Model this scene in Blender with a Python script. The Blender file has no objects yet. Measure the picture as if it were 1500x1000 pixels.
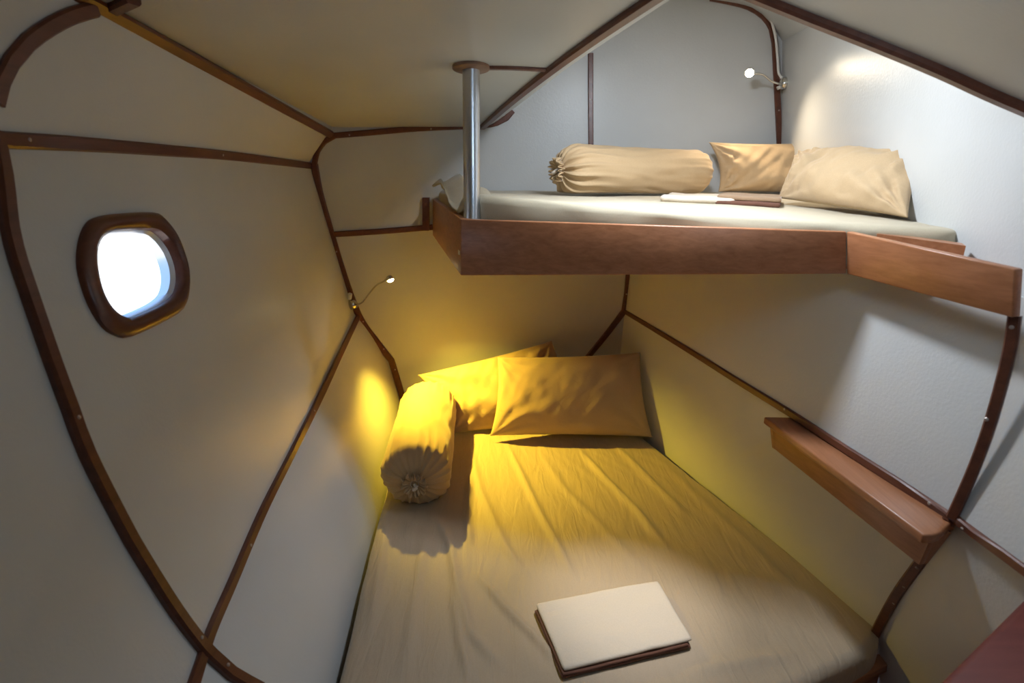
import bpy, bmesh, math, random
from mathutils import Vector, Matrix, noise
from mathutils.bvhtree import BVHTree

random.seed(4)
V = Vector
scene = bpy.context.scene
C = scene.collection

# ------------------------------------------------------------------ camera
EYE = V((0, 0, 1.75))
PITCH = math.radians(17.35)
F = 800.0
cd = bpy.data.cameras.new('camera')
cd.lens = F / 1500 * 36
cd.sensor_width = 36
cd.clip_start = 0.02
cam = bpy.data.objects.new('camera', cd)
cam.location = EYE
cam.rotation_euler = (math.pi / 2 - PITCH, 0, 0)
C.objects.link(cam)
scene.camera = cam
cd.dof.use_dof = True
cd.dof.focus_distance = 1.9
cd.dof.aperture_fstop = 3.2

# ------------------------------------------------------------------ world, lights, exposure
scene.view_settings.view_transform = 'Standard'
scene.view_settings.look = 'None'
scene.view_settings.gamma = 1
scene.view_settings.use_curve_mapping = False
scene.view_settings.exposure = 0.0

w = bpy.data.worlds.new('world')
scene.world = w
w.use_nodes = True
nt = w.node_tree
bg = nt.nodes['Background']
tc = nt.nodes.new('ShaderNodeTexCoord')
sep = nt.nodes.new('ShaderNodeSeparateXYZ')
rp = nt.nodes.new('ShaderNodeValToRGB')
rp.color_ramp.elements[0].position = 0.44
rp.color_ramp.elements[0].color = (1.0, 1.0, 1.0, 1)
rp.color_ramp.elements[1].position = 0.51
rp.color_ramp.elements[1].color = (0.30, 0.52, 0.92, 1)
mr = nt.nodes.new('ShaderNodeMapRange')
mr.inputs[1].default_value = -1
mr.inputs[2].default_value = 1
nt.links.new(tc.outputs['Generated'], sep.inputs[0])
nt.links.new(sep.outputs['Z'], mr.inputs[0])
nt.links.new(mr.outputs[0], rp.inputs[0])
nt.links.new(rp.outputs[0], bg.inputs[0])
bg.inputs[1].default_value = 2.6


def lamp(name, kind, loc, energy, color, target=None, **kw):
    l = bpy.data.lights.new(name, kind)
    l.energy = energy
    l.color = color
    for k, v in kw.items():
        setattr(l, k, v)
    o = bpy.data.objects.new(name, l)
    o.location = loc
    if target is not None:
        o.rotation_euler = (V(target) - V(loc)).to_track_quat('-Z', 'Y').to_euler()
    C.objects.link(o)
    return o


# daylight through the deck hatch in the raised roof, and a dim overhead fill added to brighten the cabin, no real fixture
lamp('hatch_daylight', 'AREA', (0.42, 1.50, 2.235), 17.0, (0.80, 0.89, 1.0), (0.56, 1.80, 0.5), shape='SQUARE', size=0.12)
lamp('roof_downlight', 'SPOT', (0.43, 1.36, 2.24), 95.0, (1.0, 0.95, 0.88), (0.335, 1.33, 0.5), spot_size=math.radians(24), spot_blend=1.0, shadow_soft_size=0.03)
lamp('cabin_fill', 'AREA', (0.42, 0.50, 2.06), 2.2, (0.64, 0.82, 1.0), (0.55, 1.55, 1.1), shape='RECTANGLE', size=0.25, size_y=0.25)


# ------------------------------------------------------------------ picking points in the cabin
def ray(px, py):
    a = (px - 750) / F
    b = (500 - py) / F
    return V((a, math.cos(PITCH) + b * math.sin(PITCH), -math.sin(PITCH) + b * math.cos(PITCH)))


def at_y(px, py, y):
    d = ray(px, py)
    return EYE + d * (y / d.y)


def at_z(px, py, z):
    d = ray(px, py)
    return EYE + d * ((z - EYE.z) / d.z)


class Surf:
    """a smooth panel surface that trims can be laid on"""

    def __init__(self, verts, faces):
        self.t = BVHTree.FromPolygons([tuple(v) for v in verts], faces)

    def hit(self, px, py):
        d = ray(px, py).normalized()
        loc, n, i, dist = self.t.ray_cast(EYE, d)
        if loc is None:                          # just past the panel's rim: take the nearest rim point
            best = min((self.t.find_nearest(EYE + d * (0.4 + 0.01 * k)) for k in range(300)), key=lambda r: r[3])
            loc, n = best[0], best[1]
        if n.dot(d) > 0:
            n = -n
        return loc, n


def plane_surf(p, n):
    n = V(n).normalized()
    u = n.orthogonal().normalized()
    v = n.cross(u)
    p = V(p)
    vs = [p + u * 9 * a + v * 9 * b for a, b in ((-1, -1), (1, -1), (1, 1), (-1, 1))]
    return Surf(vs, [(0, 1, 2, 3)])


# ------------------------------------------------------------------ object helpers
def link(name, mesh, mats, parent=None):
    o = bpy.data.objects.new(name, mesh)
    for m in (mats if isinstance(mats, (list, tuple)) else [mats]):
        if not mesh.materials or m.name not in [x.name for x in mesh.materials]:
            mesh.materials.append(m)
    C.objects.link(o)
    if parent is not None:
        o.parent = parent
        o.matrix_parent_inverse = Matrix.Translation(-parent.location)
    return o


def from_bm(name, bm, mat, parent=None, smooth=False, recalc=True):
    if recalc:
        bmesh.ops.recalc_face_normals(bm, faces=bm.faces)
    me = bpy.data.meshes.new(name)
    bm.to_mesh(me)
    bm.free()
    if smooth:
        for p in me.polygons:
            p.use_smooth = True
    return link(name, me, mat, parent)


def empty(name, loc):
    o = bpy.data.objects.new(name, None)
    o.location = loc
    o.empty_display_size = 0.05
    C.objects.link(o)
    return o


def tag(o, label=None, cat=None, group=None, kind=None):
    if label:
        o['label'] = label
    if cat:
        o['category'] = cat
    if group:
        o['group'] = group
    if kind:
        o['kind'] = kind
    return o


def bevel(o, width, seg=2, angle=40):
    m = o.modifiers.new('bevel', 'BEVEL')
    m.width = width
    m.segments = seg
    m.limit_method = 'ANGLE'
    m.angle_limit = math.radians(angle)
    for p in o.data.polygons:
        p.use_smooth = True
    return o


# ------------------------------------------------------------------ materials
def mat_new(name):
    m = bpy.data.materials.new(name)
    m.use_nodes = True
    nt = m.node_tree
    return m, nt, nt.nodes['Principled BSDF']


def N(nt, typ, **kw):
    n = nt.nodes.new(typ)
    for k, v in kw.items():
        setattr(n, k, v)
    return n


def L(nt, a, b):
    nt.links.new(a, b)


def mat_panel(name, col, rough=0.34, bump=0.25):
    m, nt, b = mat_new(name)
    tc = N(nt, 'ShaderNodeTexCoord')
    n1 = N(nt, 'ShaderNodeTexNoise')
    n1.inputs['Scale'].default_value = 3.0
    n1.inputs['Detail'].default_value = 4
    cr = N(nt, 'ShaderNodeValToRGB')
    cr.color_ramp.elements[0].position = 0.3
    cr.color_ramp.elements[0].color = (col[0] * 0.93, col[1] * 0.93, col[2] * 0.92, 1)
    cr.color_ramp.elements[1].position = 0.7
    cr.color_ramp.elements[1].color = (*col, 1)
    L(nt, tc.outputs['Object'], n1.inputs['Vector'])
    L(nt, n1.outputs['Fac'], cr.inputs[0])
    L(nt, cr.outputs[0], b.inputs['Base Color'])
    n2 = N(nt, 'ShaderNodeTexNoise')
    n2.inputs['Scale'].default_value = 130
    n2.inputs['Detail'].default_value = 2
    bp = N(nt, 'ShaderNodeBump')
    bp.inputs['Strength'].default_value = bump
    bp.inputs['Distance'].default_value = 0.002
    L(nt, tc.outputs['Object'], n2.inputs['Vector'])
    L(nt, n2.outputs['Fac'], bp.inputs['Height'])
    L(nt, bp.outputs[0], b.inputs['Normal'])
    b.inputs['Roughness'].default_value = rough
    b.inputs['Specular IOR Level'].default_value = 0.38
    return m


def mat_wood(name, dark, light, axis, rough=0.38, stretch=14):
    """grain runs along axis ('x','y','z')"""
    m, nt, b = mat_new(name)
    tc = N(nt, 'ShaderNodeTexCoord')
    mp = N(nt, 'ShaderNodeMapping')
    s = {'x': (1, stretch, stretch), 'y': (stretch, 1, stretch), 'z': (stretch, stretch, 1)}[axis]
    mp.inputs['Scale'].default_value = s
    n1 = N(nt, 'ShaderNodeTexNoise')
    n1.inputs['Scale'].default_value = 5
    n1.inputs['Detail'].default_value = 6
    n1.inputs['Roughness'].default_value = 0.65
    n1.inputs['Distortion'].default_value = 0.4
    cr = N(nt, 'ShaderNodeValToRGB')
    cr.color_ramp.elements[0].position = 0.32
    cr.color_ramp.elements[0].color = (*dark, 1)
    cr.color_ramp.elements[1].position = 0.68
    cr.color_ramp.elements[1].color = (*light, 1)
    L(nt, tc.outputs['Object'], mp.inputs['Vector'])
    L(nt, mp.outputs[0], n1.inputs['Vector'])
    L(nt, n1.outputs['Fac'], cr.inputs[0])
    L(nt, cr.outputs[0], b.inputs['Base Color'])
    bp = N(nt, 'ShaderNodeBump')
    bp.inputs['Strength'].default_value = 0.12
    bp.inputs['Distance'].default_value = 0.001
    L(nt, n1.outputs['Fac'], bp.inputs['Height'])
    L(nt, bp.outputs[0], b.inputs['Normal'])
    b.inputs['Roughness'].default_value = rough
    return m


def mat_cloth(name, col, rough=0.85, crease=0.35, scale=(9, 2.5, 9), sheen=0.25):
    m, nt, b = mat_new(name)
    tc = N(nt, 'ShaderNodeTexCoord')
    mp = N(nt, 'ShaderNodeMapping')
    mp.inputs['Scale'].default_value = scale
    n1 = N(nt, 'ShaderNodeTexNoise')
    n1.inputs['Scale'].default_value = 2.2
    n1.inputs['Detail'].default_value = 5
    n1.inputs['Distortion'].default_value = 0.8
    n2 = N(nt, 'ShaderNodeTexNoise')
    n2.inputs['Scale'].default_value = 420
    ad = N(nt, 'ShaderNodeMath', operation='MULTIPLY_ADD')
    ad.inputs[1].default_value = 0.05
    bp = N(nt, 'ShaderNodeBump')
    bp.inputs['Strength'].default_value = crease
    bp.inputs['Distance'].default_value = 0.012
    L(nt, tc.outputs['Object'], mp.inputs['Vector'])
    L(nt, mp.outputs[0], n1.inputs['Vector'])
    L(nt, tc.outputs['Object'], n2.inputs['Vector'])
    L(nt, n2.outputs['Fac'], ad.inputs[0])
    L(nt, n1.outputs['Fac'], ad.inputs[2])
    L(nt, ad.outputs[0], bp.inputs['Height'])
    L(nt, bp.outputs[0], b.inputs['Normal'])
    n3 = N(nt, 'ShaderNodeTexNoise')
    n3.inputs['Scale'].default_value = 300
    cr = N(nt, 'ShaderNodeValToRGB')
    cr.color_ramp.elements[0].color = (col[0] * 0.9, col[1] * 0.9, col[2] * 0.88, 1)
    cr.color_ramp.elements[1].color = (min(1, col[0] * 1.06), min(1, col[1] * 1.06), min(1, col[2] * 1.06), 1)
    L(nt, tc.outputs['Object'], n3.inputs['Vector'])
    L(nt, n3.outputs['Fac'], cr.inputs[0])
    L(nt, cr.outputs[0], b.inputs['Base Color'])
    b.inputs['Roughness'].default_value = rough
    b.inputs['Sheen Weight'].default_value = sheen
    b.inputs['Sheen Roughness'].default_value = 0.4
    b.inputs['Specular IOR Level'].default_value = 0.25
    return m


def mat_plain(name, col, rough=0.5, metal=0.0):
    m, nt, b = mat_new(name)
    tc = N(nt, 'ShaderNodeTexCoord')
    n1 = N(nt, 'ShaderNodeTexNoise')
    n1.inputs['Scale'].default_value = 60
    mr = N(nt, 'ShaderNodeMapRange')
    mr.inputs[3].default_value = max(0, rough - 0.05)
    mr.inputs[4].default_value = rough + 0.05
    L(nt, tc.outputs['Object'], n1.inputs['Vector'])
    L(nt, n1.outputs['Fac'], mr.inputs[0])
    L(nt, mr.outputs[0], b.inputs['Roughness'])
    b.inputs['Base Color'].default_value = (*col, 1)
    b.inputs['Metallic'].default_value = metal
    return m


def mat_emit(name, col, strength):
    m, nt, b = mat_new(name)
    b.inputs['Base Color'].default_value = (*col, 1)
    b.inputs['Emission Color'].default_value = (*col, 1)
    b.inputs['Emission Strength'].default_value = strength
    return m


PANEL = mat_panel('panel_laminate', (0.585, 0.588, 0.58))
CEIL = mat_panel('ceiling_laminate', (0.53, 0.545, 0.545), 0.30, 0.15)
TRIM = mat_wood('trim_mahogany', (0.085, 0.027, 0.015), (0.15, 0.05, 0.026), 'y', 0.34, 10)
BOARDX = mat_wood('board_mahogany_x', (0.31, 0.118, 0.05), (0.44, 0.185, 0.085), 'x', 0.36, 16)
BOARDY = mat_wood('board_mahogany_y', (0.31, 0.118, 0.05), (0.44, 0.185, 0.085), 'y', 0.36, 16)
SHELFW = mat_wood('shelf_wood', (0.27, 0.105, 0.045), (0.38, 0.16, 0.075), 'y', 0.3, 16)
FLOORW = mat_wood('floor_wood', (0.15, 0.06, 0.03), (0.25, 0.11, 0.055), 'y', 0.4, 10)
SHEET = mat_cloth('sheet_cotton', (0.39, 0.305, 0.215), 0.66, 0.42, (15, 2.6, 6))
SHEETU = mat_cloth('upper_sheet_cotton', (0.50, 0.43, 0.31), 0.8, 0.12, (3, 9, 6))
PILLOW = mat_cloth('pillow_cotton', (0.49, 0.345, 0.20), 0.78, 0.22, (6, 6, 6))
BOLSTER = mat_cloth('bolster_cotton', (0.49, 0.34, 0.19), 0.72, 0.18, (5, 5, 5))
FOLD = mat_cloth('folded_linen', (0.56, 0.48, 0.39), 0.62, 0.45, (4, 6, 4))
BROWN = mat_cloth('brown_cotton', (0.13, 0.055, 0.035), 0.8, 0.2, (6, 6, 6))
STEEL = mat_plain('brushed_steel', (0.62, 0.65, 0.70), 0.30, 1.0)
CHROME = mat_plain('satin_nickel', (0.62, 0.60, 0.56), 0.22, 1.0)
PLUG = mat_plain('screw_head', (0.40, 0.33, 0.29), 0.4, 0.4)
WHITE = mat_plain('white_plastic', (0.72, 0.70, 0.66), 0.4)
FLANGE = mat_wood('flange_wood', (0.16, 0.085, 0.05), (0.25, 0.14, 0.085), 'x', 0.4, 8)
GLOWY = mat_emit('lamp_lens_yellow', (1.0, 0.86, 0.45), 40)
GLOWU = mat_emit('lamp_lens_warm', (1.0, 0.90, 0.66), 40)
GASKET = mat_plain('window_rim_metal', (0.70, 0.72, 0.76), 0.3, 0.5)

m, nt, b = mat_new('window_glass')
b.inputs['Base Color'].default_value = (0.96, 0.98, 1, 1)
b.inputs['Roughness'].default_value = 0.02
b.inputs['Transmission Weight'].default_value = 1.0
b.inputs['IOR'].default_value = 1.05
GLASS = m
RAIL = mat_wood('rail_red_wood', (0.11, 0.022, 0.016), (0.15, 0.034, 0.024), 'x', 0.6, 8)


# ------------------------------------------------------------------ shape helpers
def lerp(a, b, t):
    return V(a) * (1 - t) + V(b) * t


def ruled(A, B, nu=24, nv=10):
    """grid between polyline A and polyline B (lists of points, same length or resampled)"""
    A = resample(A, nu)
    B = resample(B, nu)
    vs, fs = [], []
    for i in range(nu + 1):
        for j in range(nv + 1):
            vs.append(lerp(A[i], B[i], j / nv))
    for i in range(nu):
        for j in range(nv):
            a = i * (nv + 1) + j
            fs.append((a, a + 1, a + nv + 2, a + nv + 1))
    return vs, fs


def resample(pts, n):
    pts = [V(p) for p in pts]
    ds = [0]
    for a, b in zip(pts, pts[1:]):
        ds.append(ds[-1] + (b - a).length)
    out = []
    k = 0
    for i in range(n + 1):
        t = ds[-1] * i / n
        while k < len(pts) - 2 and ds[k + 1] < t:
            k += 1
        out.append(lerp(pts[k], pts[k + 1], (t - ds[k]) / max(1e-9, ds[k + 1] - ds[k])))
    return out


def sheet_mesh(name, vs, fs, mat, parent, away, thick=0.012, smooth=True):
    """panel with real thickness: front surface given, back pushed along `away`"""
    bm = bmesh.new()
    n = len(vs)
    away = V(away).normalized() * thick
    f = [bm.verts.new(v) for v in vs]
    k = [bm.verts.new(V(v) + away) for v in vs]
    from collections import Counter
    ed = Counter()
    for q in fs:
        bm.faces.new([f[i] for i in q])
        bm.faces.new([k[i] for i in reversed(q)])
        for a, b_ in zip(q, q[1:] + q[:1]):
            ed[frozenset((a, b_))] += 1
    for q in fs:
        for a, b_ in zip(q, q[1:] + q[:1]):
            if ed[frozenset((a, b_))] == 1:
                bm.faces.new([f[b_], f[a], k[a], k[b_]])
    bmesh.ops.recalc_face_normals(bm, faces=bm.faces)
    o = from_bm(name, bm, mat, parent, smooth=False)
    if smooth:
        for p in o.data.polygons:
            p.use_smooth = True
        o.data.set_sharp_from_angle(angle=math.radians(35))
    return o


def smooth_path(pts, step=0.03, closed=False):
    """Catmull-Rom through pts of (pos, normal)"""
    P_ = [V(p[0]) for p in pts]
    Nn = [V(p[1]) for p in pts]
    out = []
    n = len(P_)
    for i in range(n - 1):
        p0 = P_[max(0, i - 1)]
        p1, p2 = P_[i], P_[i + 1]
        p3 = P_[min(n - 1, i + 2)]
        k = max(1, int((p2 - p1).length / step))
        for j in range(k):
            t = j / k
            q = 0.5 * ((2 * p1) + (p2 - p0) * t + (2 * p0 - 5 * p1 + 4 * p2 - p3) * t * t + (3 * p1 - p0 - 3 * p2 + p3) * t ** 3)
            out.append((q, Nn[i].lerp(Nn[i + 1], t).normalized()))
    out.append((P_[-1], Nn[-1]))
    return out


def strip_bm(path, width, thick, sink=0.003):
    bm = bmesh.new()
    prof = [(-0.5, -sink), (-0.5, thick * 0.6), (-0.36, thick), (0.36, thick), (0.5, thick * 0.6), (0.5, -sink)]
    rows = []
    n = len(path)
    for i, (p, nn) in enumerate(path):
        t = (path[min(n - 1, i + 1)][0] - path[max(0, i - 1)][0]).normalized()
        s = t.cross(nn).normalized()
        rows.append([bm.verts.new(p + s * (a * width) + nn * h) for a, h in prof])
    for r0, r1 in zip(rows, rows[1:]):
        for j in range(len(prof)):
            k = (j + 1) % len(prof)
            bm.faces.new((r0[j], r0[k], r1[k], r1[j]))
    bm.faces.new(rows[0])
    bm.faces.new(list(reversed(rows[-1])))
    return bm


_screw = None


def screw_mesh():
    global _screw
    if _screw is None:
        bm = bmesh.new()
        bmesh.ops.create_uvsphere(bm, u_segments=8, v_segments=4, radius=0.0042)
        for v in bm.verts:
            v.co.z *= 0.5
        me = bpy.data.meshes.new('screw')
        bm.to_mesh(me)
        bm.free()
        me.materials.append(PLUG)
        _screw = me
    return _screw


trim_count = 0


def trim(pixels, surf, width=0.032, thick=0.010, screws=(), mat=None, curve=True, pts=None):
    global trim_count
    trim_count += 1
    if pts is None:
        pts = [surf.hit(*p) for p in pixels]
    path = smooth_path(pts) if curve else pts
    o = from_bm('trim_%d' % trim_count, strip_bm(path, width, thick), mat or TRIM, smooth=True)
    o.data.set_sharp_from_angle(angle=math.radians(28))
    tag(o, kind='structure')
    for s in screws:
        loc, nn = surf.hit(*s)
        me = screw_mesh()
        so = bpy.data.objects.new('screw', me)
        so.rotation_euler = nn.to_track_quat('Z', 'Y').to_euler()
        so.location = loc + nn * (thick + 0.0005)
        C.objects.link(so)
        so.parent = o
    return o


def box_between(name, poly_a, poly_b, mat, parent=None, bev=0.0):
    """solid whose two end polygons are given (same vertex order)"""
    bm = bmesh.new()
    a = [bm.verts.new(p) for p in poly_a]
    b_ = [bm.verts.new(p) for p in poly_b]
    n = len(a)
    bm.faces.new(a)
    bm.faces.new(list(reversed(b_)))
    for i in range(n):
        j = (i + 1) % n
        bm.faces.new((a[j], a[i], b_[i], b_[j]))
    o = from_bm(name, bm, mat, parent)
    if bev:
        bevel(o, bev)
    return o


def tube_bm(path, r, seg=10, cap=True, radii=None):
    bm = bmesh.new()
    rows = []
    n = len(path)
    up = None
    for i, p in enumerate(path):
        p = V(p)
        t = (V(path[min(n - 1, i + 1)]) - V(path[max(0, i - 1)])).normalized()
        if up is None:
            up = t.orthogonal().normalized()
        up = (up - t * up.dot(t)).normalized()
        s = t.cross(up)
        rr = radii[i] if radii else r
        rows.append([bm.verts.new(p + (up * math.cos(k * math.tau / seg) + s * math.sin(k * math.tau / seg)) * rr) for k in range(seg)])
    for r0, r1 in zip(rows, rows[1:]):
        for k in range(seg):
            j = (k + 1) % seg
            bm.faces.new((r0[k], r0[j], r1[j], r1[k]))
    if cap:
        bm.faces.new(list(reversed(rows[0])))
        bm.faces.new(rows[-1])
    return bm


def tube(name, path, r, mat, parent=None, seg=10, radii=None):
    o = from_bm(name, tube_bm(path, r, seg, True, radii), mat, parent, smooth=True)
    o.data.set_sharp_from_angle(angle=math.radians(50))
    return o


def spline(pts, n=24):
    return [p for p, _ in smooth_path([(p, (0, 0, 1)) for p in pts], step=max(0.001, sum((V(b) - V(a)).length for a, b in zip(pts, pts[1:])) / n))]


# ================================================================== THE CABIN SHELL
YB = 2.75                                        # plane of the head bulkhead


def ceil_z(y):
    return 1.945 + (YB - y) * 0.1


S_CL = plane_surf((0, YB, 1.945), (0, -0.1, -1))
# key points of the hull side (back section at YB, near section extrapolated past the viewer)
rail_b = at_y(453, 238, YB)
rail_n = V((-0.90, 1.0, 1.806))
roof_b = at_y(483, 194, YB)
roof_n = S_CL.hit(160, 15)[0]
chine_b = at_y(519, 458, YB)
chine_n = at_y(300, 946, 0.90)


def ext(a, b, y):
    t = (y - a.y) / (b.y - a.y)
    return a + (b - a) * t


YN = -0.65
rail = [rail_b, ext(rail_b, rail_n, YN)]
roof = [roof_b, ext(roof_b, roof_n, YN)]
chine = [chine_b, ext(chine_b, chine_n, YN)]
bil_b = at_y(568, 533, YB)
bil_n = V((-0.50, 0.9, 0.56))
bil = [bil_b, ext(bil_b, bil_n, YN)]
foot_l = [V((-0.59, YB, 0.40)), V((-0.455, 0.9, 0.38)), V((-0.44, YN, 0.36))]

# --- wall_left : hull side, built of panels
wall_left = tag(empty('wall_left', (-0.9, 1.5, 0)), kind='structure')
vs, fs = ruled([p + (p - q).normalized() * 0.06 for p, q in zip(roof, rail)], rail, 20, 8)
S_UP = Surf(vs, fs)
sheet_mesh('panel', vs, fs, PANEL, wall_left, (-1, 0, 0.1))

# main hull panel with the porthole opening
PORT_OUT = [(111, 385), (113, 357), (121, 333), (135, 319.5), (166, 314), (219, 312), (237, 321), (252, 341), (263, 368), (270.5, 396),
            (271, 426), (264, 453), (233, 473), (188, 493.5), (168, 492), (148, 479), (128.5, 448), (116, 413)]
PORT_IN = [(137, 380), (139, 362), (146, 348), (157, 341), (175, 337), (219, 335), (236, 343), (251, 361), (260, 381), (264, 400),
           (263, 418), (256, 433), (234, 448), (193, 465), (175, 464), (159, 451), (147, 430), (140, 405)]
vs, fs = ruled(rail, chine, 40, 16)
S_MAIN = Surf(vs, fs)
wn = (rail[1] - rail[0]).cross(chine[0] - rail[0]).normalized()
if wn.x < 0:
    wn = -wn


def dense_loop(pix, n=54):
    pts = pix + pix[:3]
    out = []
    m_ = len(pix)
    for i in range(m_):
        p0, p1, p2, p3 = (V((*pix[(i + k) % m_], 0)) for k in (-1, 0, 1, 2))
        for j in range(3):
            t = j / 3
            q = 0.5 * ((2 * p1) + (p2 - p0) * t + (2 * p0 - 5 * p1 + 4 * p2 - p3) * t * t + (3 * p1 - p0 - 3 * p2 + p3) * t ** 3)
            out.append((q.x, q.y))
    return out


port_out = [S_MAIN.hit(*p)[0] for p in dense_loop(PORT_OUT)]
port_in = [S_MAIN.hit(*p)[0] for p in dense_loop(PORT_IN)]
hole = [lerp(a, b_, 0.55) for a, b_ in zip(port_out, port_in)]
# ring of panel faces: hole edge -> rectangle (in y / v of the ruled panel)


def main_pt(y, v):
    return lerp(ext(rail_b, rail_n, y), ext(chine_b, chine_n, y), v)


def main_uv(p):
    best = None
    y = p.y
    a, b_ = ext(rail_b, rail_n, y), ext(chine_b, chine_n, y)
    return y, (p - a).dot(b_ - a) / (b_ - a).length_squared


huv = [main_uv(p) for p in hole]
ymin, ymax = min(h[0] for h in huv) - 0.05, max(h[0] for h in huv) + 0.05
vmin, vmax = min(h[1] for h in huv) - 0.05, max(h[1] for h in huv) + 0.05
cy, cv = (ymin + ymax) / 2, (vmin + vmax) / 2
bm = bmesh.new()
nh = len(hole)
ring0 = [bm.verts.new(p) for p in hole]
ring1, uv1 = [], []
for (y, v) in huv:
    dy, dv = (y - cy) / ((ymax - ymin) / 2), (v - cv) / ((vmax - vmin) / 2)
    k = 1 / max(abs(dy), abs(dv))
    yy, vv = cy + dy * k * (ymax - ymin) / 2, cv + dv * k * (vmax - vmin) / 2
    ring1.append(bm.verts.new(main_pt(yy, vv)))
    uv1.append((yy, vv))
for i in range(nh):
    j = (i + 1) % nh
    bm.faces.new((ring0[i], ring0[j], ring1[j], ring1[i]))


def ringcorner(ya, va):
    d = min(range(nh), key=lambda i: (uv1[i][0] - ya) ** 2 + (uv1[i][1] - va) ** 2)
    return d


# snap nearest ring1 verts to the square's corners so the outside tiles meet it
for ya in (ymin, ymax):
    for va in (vmin, vmax):
        d = ringcorner(ya, va)
        ring1[d].co = main_pt(ya, va)
        uv1[d] = (ya, va)


def tile(y0, y1, v0, v1, nu, nv):
    g = [[bm.verts.new(main_pt(y0 + (y1 - y0) * i / nu, v0 + (v1 - v0) * j / nv)) for j in range(nv + 1)] for i in range(nu + 1)]
    for i in range(nu):
        for j in range(nv):
            bm.faces.new((g[i][j], g[i][j + 1], g[i + 1][j + 1], g[i + 1][j]))


tile(YN, ymin, 0, 1, 16, 8)
tile(ymax, YB, 0, 1, 16, 8)
tile(ymin, ymax, 0, vmin, 6, 4)
tile(ymin, ymax, vmax, 1, 6, 6)
bmesh.ops.recalc_face_normals(bm, faces=bm.faces)
vs_m = [v.co.copy() for v in bm.verts]
bm.verts.index_update()
fs_m = [tuple(v.index for v in f.verts) for f in bm.faces]
bm.free()
sheet_mesh('panel', vs_m, fs_m, PANEL, wall_left, (-1, 0, -0.3), smooth=False)

vs, fs = [], []
nj = 16
for i in range(41):
    y = YB + (YN - YB) * i / 40
    c_, b_, f_ = ext(chine_b, chine_n, y), ext(bil_b, bil_n, y), resample(foot_l, 80)
    f_ = min(f_, key=lambda p: abs(p.y - y))
    for j in range(nj + 1):
        t = j / nj
        vs.append((c_ * (1 - t) ** 2 + (b_ * 2 - (c_ + f_) / 2) * 2 * t * (1 - t) + f_ * t * t))
for i in range(40):
    for j in range(nj):
        a = i * (nj + 1) + j
        fs.append((a, a + 1, a + nj + 2, a + nj + 1))
LOWP = (vs, fs)
S_LOW = Surf(vs, fs)
sheet_mesh('panel', vs, fs, PANEL, wall_left, (-1, 0, -0.4))
vs3, fs3 = ruled(foot_l, [p - V((0, 0, p.z)) for p in foot_l], 10, 1)
sheet_mesh('panel', vs3, fs3, PANEL, wall_left, (-1, 0, 0))

# --- wall_back : head bulkhead
S_BACK = plane_surf((0, YB, 1), (0, -1, 0))
wall_back = tag(empty('wall_back', (0, YB, 0)), kind='structure')
x865 = at_y(865, 150, YB).x
zsplit = at_y(560, 338, YB).z


def back_panel(x0, x1, z0, z1):
    box_between('panel', [V((x0, YB, z0)), V((x1, YB, z0)), V((x1, YB, z1)), V((x0, YB, z1))],
                [V((x0, YB + 0.03, z0)), V((x1, YB + 0.03, z0)), V((x1, YB + 0.03, z1)), V((x0, YB + 0.03, z1))], PANEL, wall_back)


back_panel(-1.1, 1.45, 0, zsplit)
back_panel(-1.1, x865, zsplit, 2.6)
back_panel(x865, 1.45, zsplit, 2.6)

# --- wall_right : lower panels beside the bed, upper panel beside the bunk
wall_right = tag(empty('wall_right', (0.95, 1.5, 0)), kind='structure')
T1 = at_y(915, 456, YB)
T2 = at_z(1396, 757, T1.z)
D1 = V((0.588, YB, 1.50))
D2 = at_y(1486, 462, T2.y + 0.015)
D2.x += 0.012
D1b, D2b = D1 + V((0.02, 0, 0.03)), D2 + V((0.02, 0, 0.03))
vs, fs = ruled([T1, T2], [D1b, D2b], 20, 8)
S_RU = Surf(vs, fs)
sheet_mesh('panel', vs, fs, PANEL, wall_right, (1, 0.2, 0))
BR1 = V((0.545, YB, 0.40))
BR2 = at_z(1284, 932, 0.48)
low_r = [BR1, at_z(952, 650, 0.47), at_z(1100, 775, 0.47), BR2]
low_r = [V((p.x + 0.015, p.y, p.z - 0.03)) for p in low_r]
vs, fs = ruled([T1, T2], low_r, 24, 8)
S_RL = Surf(vs, fs)
sheet_mesh('panel', vs, fs, PANEL, wall_right, (1, 0.2, 0))
vs, fs = ruled(low_r, [V((p.x - 0.01, p.y, 0)) for p in low_r], 24, 2)
sheet_mesh('panel', vs, fs, PANEL, wall_right, (1, 0.2, 0))
# panels on the viewer's side of the corner
T3 = V((T2.x + 0.06, -0.65, T2.z))
D3 = V((D2b.x + 0.05, -0.65, D2b.z))
vs, fs = ruled([T2, T3], [D2b, D3], 20, 8)
S_NU = Surf(vs, fs)
sheet_mesh('panel', vs, fs, PANEL, wall_right, (1, 0.0, 0))
B2 = V(low_r[-1])
B3 = V((B2.x + 0.05, -0.65, 0.3))
F2, F3 = V((B2.x + 0.08, B2.y + 0.15, 0.0)), V((B3.x + 0.02, -0.65, 0.0))
vs, fs = ruled([T2, T3], [B2, B3], 20, 8)
S_NL = Surf(vs, fs)
sheet_mesh('panel', vs, fs, PANEL, wall_right, (1, 0.1, 0))
vs, fs = ruled([B2, B3], [F2, F3], 10, 4)
sheet_mesh('panel', vs, fs, PANEL, wall_right, (1, 0.1, 0))

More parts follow.
